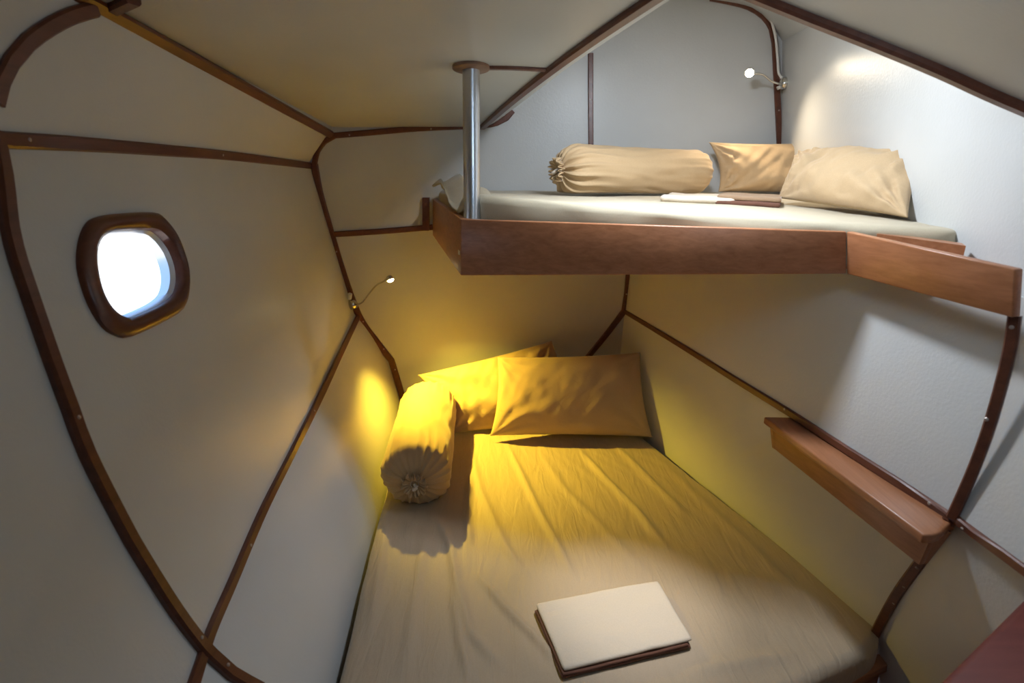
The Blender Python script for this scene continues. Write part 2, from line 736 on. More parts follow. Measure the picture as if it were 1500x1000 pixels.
# upper wall beside the bunk
RW0, RW1 = at_y(1142, 214, YB), None
RWb = [V((1.325, YB, 1.45)), V((1.02, 1.10, 1.40)), V((0.96, -0.65, 1.40))]
RWt = [at_y(1146, 60, YB), V((0.995, 1.10, 2.23)), V((0.93, -0.65, 2.23))]
vs, fs = ruled(RWb, RWt, 30, 8)
S_RW = Surf(vs, fs)
sheet_mesh('panel', vs, fs, PANEL, wall_right, (1, 0.1, 0))

# --- ceiling : low side deck, rounded coaming, raised roof, sloping soffit on the right
ceiling = tag(empty('ceiling', (0, 1.5, 2.1)), kind='structure')
eB = S_CL.hit(703, 187)[0]
eM = S_CL.hit(806, 103)[0]
eN = S_CL.hit(952, 2)[0]
edge = [V((eB.x, YB, 1.945)), eM, eN]
d_ = (eN - eM) / (eN.y - eM.y)
edge.append(eN + d_ * (YN - eN.y))
roofc = [V((p.x - 0.03, p.y, ceil_z(p.y))) for p in resample(roof, 20)]
edge_r = resample(edge, 20)
for p in edge_r:
    p.z = ceil_z(p.y)
vs, fs = ruled(roofc, edge_r, 20, 10)
sheet_mesh('low_panel', vs, fs, CEIL, ceiling, (0, 0, 1))
# rounded coaming swept along the edge
R_ = 0.135
ev = (edge_r[-1] - edge_r[0])
side = V((-ev.y, ev.x, 0)).normalized()
if side.x < 0:
    side = -side
prof = []
for k in range(11):
    a = math.pi / 2 * k / 10
    prof.append((R_ * math.sin(a), R_ * (1 - math.cos(a))))
prof.append((R_, 0.60))
vs, fs = [], []
for p in edge_r:
    for (s_, h_) in prof:
        vs.append(V((p.x + side.x * s_, p.y + side.y * s_, p.z + h_)))
npf = len(prof)
for i in range(len(edge_r) - 1):
    for j in range(npf - 1):
        a = i * npf + j
        fs.append((a, a + 1, a + npf + 1, a + npf))
sheet_mesh('coaming', vs, fs, CEIL, ceiling, (-1, 0, 0.3))
# raised roof with its rounded shoulder
arch = [V((-0.35, YB, 2.50)), V((0.5, YB, 2.50)), at_y(1046, 1, YB), at_y(1100, 12, YB), at_y(1124, 31, YB), at_y(1137, 46, YB), at_y(1146, 60, YB)]
arch = [p for p, _ in smooth_path([(p, (0, 0, -1)) for p in arch], step=0.04)]
vs, fs = [], []
na = len(arch)
for i in range(13):
    y = YB + (YN - YB) * i / 12
    t = (YB - y)
    for p in arch:
        k = max(0, min(1, (p.x + 0.35) / 1.5))
        sh = (0.119 * min(t, 1.65) + 0.035 * max(0, t - 1.65)) * k
        vs.append(V((p.x - sh, y, p.z - (0.15 - 0.10 * k) * min(t, 1.65))))
for i in range(12):
    for j in range(na - 1):
        a = i * na + j
        fs.append((a, a + 1, a + na + 1, a + na))
sheet_mesh('roof_panel', vs, fs, CEIL, ceiling, (0, 0, 1))
# soffit on the right, edge runs down to the right wall
E1 = at_y(1130, 3, 1.34)
E2 = at_y(1497, 153, 1.14)
Eu = E1 + (E1 - E2) * 0.16
Er = E2 + (E2 - E1) * 0.25
SB = [Eu + V((0.02, -2.0, -0.03)), Er + V((0.05, -2.0, -0.05))]
vs, fs = ruled([Eu, Er], SB, 12, 20)
S_SO = Surf(vs, fs)
sheet_mesh('soffit_panel', vs, fs, CEIL, ceiling, (0.25, 0.25, 1), thick=0.035)

# --- floor and rear wall
fl = box_between('floor', [V((-1.2, YN, 0)), V((1.4, YN, 0)), V((1.4, YB, 0)), V((-1.2, YB, 0))],
                 [V((-1.2, YN, -0.04)), V((1.4, YN, -0.04)), V((1.4, YB, -0.04)), V((-1.2, YB, -0.04))], FLOORW)
tag(fl, kind='structure')
wall_rear = tag(empty('wall_rear', (0, YN, 0)), kind='structure')
for (x0, x1, z0, z1) in ((-1.2, 0.1, 0, 2.7), (0.1, 1.4, 0, 2.7)):
    box_between('panel', [V((x0, YN, z0)), V((x1, YN, z0)), V((x1, YN, z1)), V((x0, YN, z1))],
                [V((x0, YN - 0.03, z0)), V((x1, YN - 0.03, z0)), V((x1, YN - 0.03, z1)), V((x0, YN - 0.03, z1))], PANEL, wall_rear)

# ================================================================== TRIMS
def joined(*parts):
    vs, fs = [], []
    for v_, f_ in parts:
        o_ = len(vs)
        vs += list(v_)
        fs += [tuple(i + o_ for i in f) for f in f_]
    return Surf(vs, fs)


# hull side
S_HULL = joined(ruled(roof, rail, 30, 8), ruled(rail, chine, 40, 16))
trim([(-60, 202), (0, 205.5), (120, 211), (230, 219), (345, 229), (459, 242)], S_HULL, 0.030, 0.010, screws=[(35, 204), (322, 226)])
n_roof = V((0.62, 0, -0.78)).normalized()
trim(None, S_CL, 0.034, 0.012, pts=[(ext(roof_b, roof_n, y) + n_roof * 0.011, n_roof) for y in (2.74, 2.3, 1.9, 1.5, 1.2, 0.9)], screws=[(295, 90), (366, 126)])
trim([(524, 464), (500, 514), (467, 584), (425, 666), (383, 749), (338, 853), (306, 926), (287, 985), (268, 1046)], joined(ruled(rail, chine, 40, 16), LOWP), 0.026, 0.012, screws=[(457, 604), (361, 800)])
S_ALL = joined(ruled(roof, rail, 40, 8), ruled(rail, chine, 60, 24), LOWP)
trim([(-14, 190), (0, 255), (9, 333), (22, 385), (39, 435), (73, 533), (98, 600), (123, 666), (174, 766), (202, 815), (254, 896), (293, 947), (308, 962), (336, 987), (378, 1010)], S_ALL, 0.026, 0.016, screws=[(103, 614), (285, 936), (326, 978)])
trim([(-8, 150), (0, 118), (14, 90), (38, 62), (72, 38), (105, 22), (138, 13)], S_UP, 0.030, 0.010)
trim([(140, 22), (165, 10), (195, -4)], S_CL, 0.030, 0.014)
# head bulkhead
trim([(490, 199), (476, 207), (465, 222), (461, 241)], S_BACK, 0.026, 0.012)
trim([(461, 240), (468, 280), (482, 330), (503, 400), (527, 464), (552, 500), (574, 528)], S_BACK, 0.034, 0.012, screws=[(494, 368), (533, 470), (563, 510)])
trim([(573, 526), (581, 552), (592, 590)], S_BACK, 0.034, 0.012, screws=[(579.5, 540)])
trim([(488, 343), (560, 338.5), (634, 332.5)], S_BACK, 0.028, 0.010)
trim([(485, 199), (545, 194), (610, 188.5), (680, 185), (708, 183.5), (728, 180), (742, 173), (751, 162)], S_BACK, 0.026, 0.012, screws=[(513, 198), (632, 189), (714, 184)])
trim([(865, 78), (865, 150), (865.5, 222)], S_BACK, 0.024, 0.010, screws=[(865, 146)])
trim([(921, 396), (918, 430), (914, 456)], S_BACK, 0.030, 0.012, screws=[(917, 430)])
trim([(915, 454), (890, 487), (858, 526)], S_BACK, 0.030, 0.012)
trim([(1040, -3), (1066, 2), (1096, 10), (1118, 24), (1130, 42), (1134, 62), (1138, 140), (1142, 222)], S_BACK, 0.026, 0.014, screws=[(1139, 162)])
# lower right wall
S_RB = joined(ruled([T1, T2], [D1b, D2b], 20, 8), ruled([T1, T2], low_r, 24, 8))
trim([(917, 457), (1000, 507), (1080, 557), (1160, 606), (1240, 658), (1320, 709), (1397, 758)], S_RB, 0.022, 0.009, screws=[(1153, 599), (1366, 737)])
trim([(1487, 462), (1480, 510), (1466, 568), (1445, 638), (1421, 700), (1395, 757)], plane_surf(T2 + V((-0.008, 0, 0)), (-0.8, -0.6, 0)), 0.020, 0.010, screws=[(1484, 478), (1447, 612)])
trim([(1394, 754), (1430, 782), (1470, 811), (1520, 848)], joined(ruled([T2 + V((0, 0.03, 0)), T3], [D2b, D3], 20, 8), ruled([T2 + V((0, 0.03, 0)), T3], [B2, B3], 20, 8)), 0.020, 0.009, screws=[(1416, 773)])
p_ = []
for q in ((1392, 760), (1346, 826), (1313, 872), (1281, 930), (1268, 962)):
    t = max(0.0, min(1.0, (q[1] - 757) / 175))
    base = lerp(T2, B2, t)
    d = ray(*q)
    nrm = V((-0.8, -0.6, 0)).normalized()
    k = (base - EYE).dot(nrm) / d.dot(nrm)
    p_.append((EYE + d * k * 0.995, nrm))
trim(None, None, 0.024, 0.012, pts=p_)
for q in ((1346, 828), (1327, 856), (1312, 880)):
    t = (q[1] - 757) / 175
    base = lerp(T2, B2, t)
    nrm = V((-0.8, -0.6, 0)).normalized()
    d = ray(*q)
    so = bpy.data.objects.new('screw', screw_mesh())
    so.rotation_euler = nrm.to_track_quat('Z', 'Y').to_euler()
    so.location = EYE + d * ((base - EYE).dot(nrm) / d.dot(nrm)) * 0.995 + nrm * 0.0125
    C.objects.link(so)
    so.parent = bpy.data.objects['trim_%d' % trim_count]
# upper right wall
trim([(1138, 49), (1170, 41), (1215, 29)], Surf(*ruled(RWb, [p + V((-0.01, 0, 0.3)) for p in RWt], 30, 12)), 0.022, 0.010)
# ceiling
trim([(706, 185), (750, 146), (806, 101), (870, 54), (950, -1), (985, -24)], S_CL, 0.030, 0.014)
trim([(690, 97.5), (750, 98), (806, 101)], S_CL, 0.020, 0.008)
trim([(1095, -14), (1130, 0), (1200, 28), (1290, 63), (1380, 100), (1450, 132), (1497, 152), (1530, 166)], S_SO, 0.026, 0.016)

# ================================================================== PORTHOLE
wcen = sum(port_in, V()) / len(port_in)
win = tag(empty('window_1', wcen), kind='structure')
inw = wn


def loop_scale(loop, s):
    c = sum(loop, V()) / len(loop)
    return [c + (p - c) * s for p in loop]


bm = bmesh.new()
rows = []
mid1 = [lerp(a, b_, 0.25) + inw * 0.016 for a, b_ in zip(port_out, port_in)]
mid2 = [lerp(a, b_, 0.65) + inw * 0.017 for a, b_ in zip(port_out, port_in)]
for loop in ([p - inw * 0.004 for p in port_out], [p + inw * 0.009 for p in port_out], mid1, mid2, [p + inw * 0.009 for p in port_in], [p - inw * 0.05 for p in loop_scale(port_in, 1.0)], [p - inw * 0.05 for p in port_out]):
    rows.append([bm.verts.new(p) for p in loop])
rows.append(rows[0])
for r0, r1 in zip(rows, rows[1:]):
    for i in range(nh):
        j = (i + 1) % nh
        bm.faces.new((r0[i], r0[j], r1[j], r1[i]))
o = from_bm('window_frame', bm, TRIM, win, smooth=True)
o.data.set_sharp_from_angle(angle=math.radians(60))
# metal rim set back in the opening
bm = bmesh.new()
rows = []
rin = loop_scale(port_in, 0.995)
rin2 = loop_scale(port_in, 0.93)
for loop in ([p - inw * 0.012 for p in rin], [p - inw * 0.020 for p in rin2], [p - inw * 0.045 for p in rin2], [p - inw * 0.045 for p in rin]):
    rows.append([bm.verts.new(p) for p in loop])
rows.append(rows[0])
for r0, r1 in zip(rows, rows[1:]):
    for i in range(nh):
        j = (i + 1) % nh
        bm.faces.new((r0[i], r0[j], r1[j], r1[i]))
o = from_bm('window_rim', bm, GASKET, win, smooth=True)
o.data.set_sharp_from_angle(angle=math.radians(40))
pane = [p - inw * 0.038 for p in loop_scale(port_in, 0.96)]
box_between('pane', pane, [p - inw * 0.005 for p in pane], GLASS, win)


# ================================================================== UPPER BERTH
def vgrad(pts):
    return pts


UL_t, UL_b = at_y(675, 321, 1.68), at_y(675, 403.5, 1.68)
UC_t, UC_b = at_y(1240, 339, 1.36), at_y(1240, 401, 1.36)
UR_t, UR_b = at_y(1487, 394, 0.955), at_y(1483, 465.5, 0.955)
UE_t, UE_b = at_y(634, 291, YB - 0.005), at_y(634, 345, YB - 0.005)
berth = tag(empty('upper_berth', (0.4, 2.0, UL_b.z)), 'upper bunk with mahogany front boards built across above the double bed', 'bunk')


def board(name, a_t, a_b, b_t, b_b, inward, mat, th=0.022, parent=None):
    d = V(inward).normalized() * th
    return box_between(name, [a_t, a_b, a_b + d, a_t + d], [b_t, b_b, b_b + d, b_t + d], mat, parent, bev=0.003)


board('front_board', UL_t, UL_b, UC_t, UC_b, (0.25, 0.95, 0), BOARDX, parent=berth)
board('side_board', UC_t, UC_b, UR_t, UR_b, (0.95, 0.3, 0), BOARDY, parent=berth)
board('end_board', UE_t, UE_b, UL_t, UL_b, (0.97, 0.22, 0), BOARDY, parent=berth)
n_t = UR_t + V((0.012, -0.012, -0.003))
n_b = UR_b + V((0.012, -0.012, 0.004))
board('corner_block', n_t, n_b, n_t + V((0.03, -0.14, 0)), n_b + V((0.03, -0.14, 0)), (1, 0.1, 0), BOARDY, th=0.03, parent=berth)
cl_t, cl_b = at_y(626, 289, YB), at_y(626, 337, YB)
box_between('cleat', [cl_t + V((-0.02, -0.03, 0)), cl_t + V((0.012, -0.03, 0)), cl_t + V((0.012, 0, 0)), cl_t + V((-0.02, 0, 0))],
            [cl_b + V((-0.02, -0.03, 0)), cl_b + V((0.012, -0.03, 0)), cl_b + V((0.012, 0, 0)), cl_b + V((-0.02, 0, 0))], TRIM, berth)
dz = 1.532
deckp = [V((UE_t.x + 0.03, YB - 0.005, dz)), V((UL_t.x + 0.03, UL_t.y + 0.02, dz)), V((UC_t.x, UC_t.y + 0.035, dz + 0.01)), V((0.985, 1.08, dz)), V((1.01, 1.12, dz)), V((1.285, YB - 0.005, dz))]
box_between('deck', deckp, [p - V((0, 0, 0.025)) for p in deckp], BOARDX, berth)
# ledge strip at the right end, under the mattress corner
lp = [at_y(1285, 342, 1.335), at_y(1415, 360, 1.20)]
box_between('ledge', [lp[0], lp[0] + V((0.03, 0.05, 0)), lp[0] + V((0.03, 0.05, -0.05)), lp[0] + V((0, 0, -0.05))],
            [lp[1], lp[1] + V((0.03, 0.05, 0)), lp[1] + V((0.03, 0.05, -0.05)), lp[1] + V((0, 0, -0.05))], BOARDY, berth)


# ------------------------------------------------------------------ mattresses
def mattress(name, quad, depth, mat, parent=None, nu=80, nv=80, hfun=None, edge_r=0.035, n_exp=16, keep=None):
    """quad: [back-left, back-right, front-right, front-left] of the top; boundary curves straight, corners rounded"""
    bl, br, fr, fl = [V(p) for p in quad]

    def top(u, v):
        s = max(abs(u), abs(v))
        cu, cv_ = (u / s, v / s) if s > 1e-6 else (1, 1)
        r = (abs(cu) ** n_exp + abs(cv_) ** n_exp) ** (-1 / n_exp)
        k = 1 + (r - 1) * s ** 6
        u, v = u * k, v * k
        a, b_ = (u + 1) / 2, (v + 1) / 2
        q = (bl * (1 - a) + br * a) * (1 - b_) + (fl * (1 - a) + fr * a) * b_
        if keep:
            q = keep(q, a, b_)
        return q
    cen = (bl + br + fr + fl) / 4
    bm = bmesh.new()
    g = []
    for i in range(nu + 1):
        row = []
        for j in range(nv + 1):
            u, v = -1 + 2 * i / nu, -1 + 2 * j / nv
            q = top(u, v)
            if hfun:
                q.z += hfun(q)
            row.append(bm.verts.new(q))
        g.append(row)
    for i in range(nu):
        for j in range(nv):
            bm.faces.new((g[i][j], g[i][j + 1], g[i + 1][j + 1], g[i + 1][j]))
    loop = [(i, 0) for i in range(nu)] + [(nu, j) for j in range(nv)] + [(i, nv) for i in range(nu, 0, -1)] + [(0, j) for j in range(nv, 0, -1)]
    prev = [g[i][j] for i, j in loop]
    base = [v.co.copy() for v in prev]
    nl = len(loop)
    nrm = []
    for k in range(nl):
        t = base[(k + 1) % nl] - base[k - 1]
        d = V((t.y, -t.x, 0)).normalized()
        if d.dot(base[k] - cen) < 0:
            d = -d
        nrm.append(d)
    for st in range(1, 9):
        if st <= 5:
            a = math.pi / 2 * st / 5
            o_, dz_ = edge_r * math.sin(a), edge_r * (1 - math.cos(a))
        else:
            o_, dz_ = edge_r, edge_r + (depth - edge_r) * (st - 5) / 3
        cur = []
        for k in range(nl):
            wob = 0.004 * noise.noise(V((base[k].x * 9, base[k].y * 9, st * 0.4 + 3)))
            cur.append(bm.verts.new(base[k] + nrm[k] * (o_ + wob) - V((0, 0, dz_))))
        for k in range(nl):
            j = (k + 1) % nl
            bm.faces.new((prev[k], prev[j], cur[j], cur[k]))
        prev = cur
    bm.faces.new(prev)
    o = from_bm(name, bm, mat, parent, smooth=True)
    return o


# upper mattress
mFL = at_y(704, 285.5, 1.755)
mFR = at_y(1404, 337, 1.305)
mBL = V((-0.33, YB - 0.05, mFL.z - 0.018))
mBR = V((1.20, YB - 0.05, 1.650))


def hup(p):
    return 0.004 * noise.noise(V((p.x * 3, p.y * 5, 1.3))) + 0.002 * noise.noise(V((p.x * 9, p.y * 14, 7.3)))


um = mattress('mattress', [mBL, mBR, mFR, mFL], 0.125, SHEETU, None, 90, 60, hup, 0.025, 30)
tag(um, 'thin upper bunk mattress under a pale beige fitted sheet', 'mattress')

# sheet corner bunched up at the left end of the bunk
bm = bmesh.new()
cps = [at_y(640, 276, 2.30), at_y(652, 283, 2.1), at_y(668, 300, 1.95), at_y(684, 310, 1.86)]
cps = spline(cps, 18)
rows = []
for i, p in enumerate(cps):
    t = i / (len(cps) - 1)
    rw = []
    for k in range(15):
        a = k / 14
        fold = 0.016 * math.sin(a * 13 + t * 4) + 0.01 * noise.noise(V((a * 4, t * 5, 2)))
        q = p + V((0.16 * a - 0.02, 0.05 * a, 0.012 + 0.03 * math.sin(a * 3.1) - 0.10 * max(0, a - 0.75)))
        q += V((fold * 0.6, fold, fold * 0.9))
        rw.append(bm.verts.new(q))
    rows.append(rw)
for r0, r1 in zip(rows, rows[1:]):
    for k in range(14):
        bm.faces.new((r0[k], r0[k + 1], r1[k + 1], r1[k]))
o = from_bm('sheet_corner', bm, SHEETU, um, smooth=True)
sm = o.modifiers.new('solid', 'SOLIDIFY')
sm.thickness = 0.006

# ------------------------------------------------------------------ lower bed
ZB = 0.50
right_px = [(945, 646), (1050, 735), (1150, 815), (1225, 874), (1262, 903)]
rp3 = [at_z(x, y, ZB) for x, y in right_px]
fR = at_z(1296, 926, ZB)
fF = at_z(1130, 1003, ZB)
fdir = (fF - fR)
fL = fR + fdir * ((-0.40 - fR.x) / fdir.x)
fL = V((-0.385, max(0.62, fL.y), ZB))
bL = V((-0.545, 2.70, ZB))
bR = V((0.52, 2.70, ZB))

ridges = []


def ridge(px, h, wd):
    ridges.append(([at_z(x, y, ZB) for x, y in px], h, wd))


ridge([(742, 648), (762, 690), (790, 750), (822, 808), (845, 855)], 0.009, 0.012)
ridge([(850, 660), (885, 700), (930, 745), (985, 812)], 0.011, 0.014)
ridge([(905, 655), (960, 712), (1010, 758)], 0.009, 0.016)
ridge([(690, 660), (704, 720), (740, 800), (775, 850)], 0.007, 0.014)
ridge([(690, 690), (684, 760), (690, 800)], 0.010, 0.013)
ridge([(640, 760), (660, 800), (668, 850), (690, 930), (745, 985)], 0.010, 0.014)
ridge([(625, 780), (612, 850), (600, 930), (590, 1000)], 0.006, 0.018)
ridge([(700, 840), (740, 890), (790, 940), (830, 985)], 0.010, 0.012)
ridge([(662, 860), (672, 930), (690, 1000)], 0.008, 0.012)
ridge([(570, 740), (556, 830), (540, 940)], 0.009, 0.016)
ridge([(965, 670), (1040, 745), (1120, 820), (1180, 880)], 0.005, 0.020)
ridge([(790, 660), (830, 720), (900, 790), (960, 850)], 0.004, 0.018)
ridge([(1060, 830), (1150, 860), (1230, 900)], 0.004, 0.025)
ridge([(1000, 985), (1080, 970), (1180, 955)], 0.005, 0.02)


def segdist(p, a, b_):
    ab = b_ - a
    t = max(0, min(1, (p - a).dot(ab) / ab.length_squared))
    return (p - a - ab * t).length, t


def hlow(p):
    h = 0
    q = V((p.x, p.y, ZB))
    for pl, hh, wd in ridges:
        best = 9
        pos = 0
        n = len(pl) - 1
        for k in range(n):
            d, t = segdist(q, pl[k], pl[k + 1])
            if d < best:
                best = d
                pos = (k + t) / n
        if best < wd * 3:
            fade = min(1, 4 * pos + 0.2, 4 * (1 - pos) + 0.05)
            side_ = 1
            h += 1.5 * hh * fade * math.exp(-(best / wd) ** 2)
    # fine pulled creases running down the bed
    ang = math.atan2(p.x + 0.25, 3.1 - p.y)
    rr = math.hypot(p.x + 0.25, 3.1 - p.y)
    h += 0.0022 * noise.noise(V((ang * 34, rr * 1.6, 0.5))) + 0.003 * noise.noise(V((p.x * 2.2, p.y * 2.2, 5)))
    # hard-pulled area near the pillows sags between creases
    return h


def keep_low(q, a, b_):
    return q


lm = mattress('mattress', [bL, bR, fR, fL], 0.11, SHEET, None, 150, 190, hlow, 0.030, 18)
tag(lm, 'wide lower bed mattress under a creased tan fitted sheet', 'mattress')

# bed base under it, wood-faced
bb = tag(empty('bed_base', (0.2, 1.7, 0)), 'wooden base of the lower double bed, below the tan mattress', 'bed base')
inset = 0.03
basep = [bL + V((-0.0, 0.02, 0)), bR + V((0.02, 0.02, 0)), fR + V((0.042, -0.014, 0)), fL + V((-0.02, -0.035, 0))]
top_ = [V((p.x, p.y, 0.415)) for p in basep]
bot_ = [V((p.x, p.y, 0.385)) for p in basep]
box_between('bed_board', top_, bot_, BOARDX, bb, bev=0.003)
f0, f1 = V((fL.x, fL.y - 0.01, 0.385)), V((fR.x + 0.02, fR.y + 0.005, 0.385))
dd = (f1 - f0).normalized()
nn_ = V((-dd.y, dd.x, 0)) * 0.02
box_between('front_panel', [f0, f0 + nn_, f0 + nn_ - V((0, 0, 0.385)), f0 - V((0, 0, 0.385))], [f1, f1 + nn_, f1 + nn_ - V((0, 0, 0.385)), f1 - V((0, 0, 0.385))], BOARDX, bb)


# ------------------------------------------------------------------ pillows
def pillow(corners, thick, mat, label, group, seed, flip=False, back=0.55, nu=56, bow=0.05, wr=1.0):
    TL, TR, BR, BL = [V(c) for c in corners]
    n = (TR - TL).cross(BL - TL).normalized()
    if n.dot(EYE - (TL + BR) / 2) < 0:
        n = -n
    W, H = (TR - TL).length, (BL - TL).length

    def base(u, v):
        # edges bow inwards, corners stay out
        uu = u * (1 - bow * (1 - v * v) * abs(u) ** 3)
        vv = v * (1 - bow * (1 - u * u) * abs(v) ** 3)
        a, b_ = (uu + 1) / 2, (vv + 1) / 2
        return (TL * (1 - a) + TR * a) * (1 - b_) + (BL * (1 - a) + BR * a) * b_

    def puff(u, v):
        return (max(0, 1 - abs(u) ** 2.4) * max(0, 1 - abs(v) ** 2.4)) ** 0.52

    def wrinkle(u, v, sgn):
        w_ = 0
        for k, (cu, cv_) in enumerate(((-1, -1), (1, -1), (1, 1), (-1, 1))):
            du, dv = (u - cu) * W / 2, (v - cv_) * H / 2
            d = math.hypot(du, dv)
            a = math.atan2(dv, du)
            amp = 0.011 * (0.35 + 0.65 * min(1.0, wr)) * math.exp(-d / 0.15) * min(1, d / 0.05)
            w_ += amp * math.sin(a * 13 + 2.5 * noise.noise(V((d * 6, k * 3.1, seed))) + seed + k)
        e = max(abs(u), abs(v))
        w_ += 0.009 * wr * noise.noise(V((u * W * 5 + seed, v * H * 5, sgn * 2.0)))
        w_ += 0.006 * wr * noise.noise(V((u * W * 15 + v * 3, v * H * 8 + seed, sgn * 3.0)))
        # puckers along the seam
        s = u if abs(v) > abs(u) else v
        w_ += 0.003 * min(1.0, wr) ** 2 * max(0, e - 0.62) / 0.38 * math.sin(s * 34 + 4 * noise.noise(V((s * 4, seed, e))))
        return w_ * min(1, (1 - e) * 5 + 0.05)

    bm = bmesh.new()
    front, rear = [], []
    for i in range(nu + 1):
        fr_, rr_ = [], []
        for j in range(nu + 1):
            u, v = -1 + 2 * i / nu, -1 + 2 * j / nu
            # cluster samples near the seam
            u = math.sin(u * math.pi / 2) * 0.5 + u * 0.5
            v = math.sin(v * math.pi / 2) * 0.5 + v * 0.5
            b_ = base(u, v)
            edge_ = i in (0, nu) or j in (0, nu)
            f_ = bm.verts.new(b_ + n * (thick * puff(u, v) + wrinkle(u, v, 1)))
            fr_.append(f_)
            rr_.append(f_ if edge_ else bm.verts.new(b_ - n * (thick * back * puff(u, v) + 0.4 * wrinkle(u, v, -1))))
        front.append(fr_)
        rear.append(rr_)
    for i in range(nu):
        for j in range(nu):
            bm.faces.new((front[i][j], front[i + 1][j], front[i + 1][j + 1], front[i][j + 1]))
            q = (rear[i][j], rear[i][j + 1], rear[i + 1][j + 1], rear[i + 1][j])
            try:
                bm.faces.new(q)
            except ValueError:
                pass
    o = from_bm('pillow', bm, mat, None, smooth=True)
    tag(o, label, 'pillow', group)
    return o


pillow([at_y(612, 549, 2.63), at_y(808, 499, 2.70), at_y(870, 618, 2.56), at_y(664, 634, 2.45)], 0.085, PILLOW,
       'tan pillow propped against the back wall, half hidden behind another on lower bed', 'pillows on the lower bed', 3.3, back=0.3, wr=1.5)
lp_f = pillow([at_y(729, 523, 2.50), at_y(938, 516, 2.52), at_y(956, 640, 2.37), at_y(718, 638, 2.37)], 0.075, PILLOW,
              'plump tan pillow standing in front, fully in view, on lower bed', 'pillows on the lower bed', 7.1, back=0.5, wr=0.45)
pillow([at_y(1038, 208, 2.61), at_y(1222, 206, 2.59), at_y(1212, 288, 2.57), at_y(1052, 281, 2.59)], 0.06, PILLOW,
       'shadowed tan pillow in the back corner of the upper bunk', 'pillows on the upper bunk', 1.7, back=0.4, wr=1.6, bow=0.10)
pillow([at_y(1168, 224, 2.12), at_y(1358, 222, 1.62), at_y(1330, 319, 1.47), at_y(1140, 290, 1.96)], 0.07, PILLOW,
       'bright peach-tan pillow leaning on the right wall of the upper bunk', 'pillows on the upper bunk', 5.2, back=0.4, wr=1.2, bow=0.05)


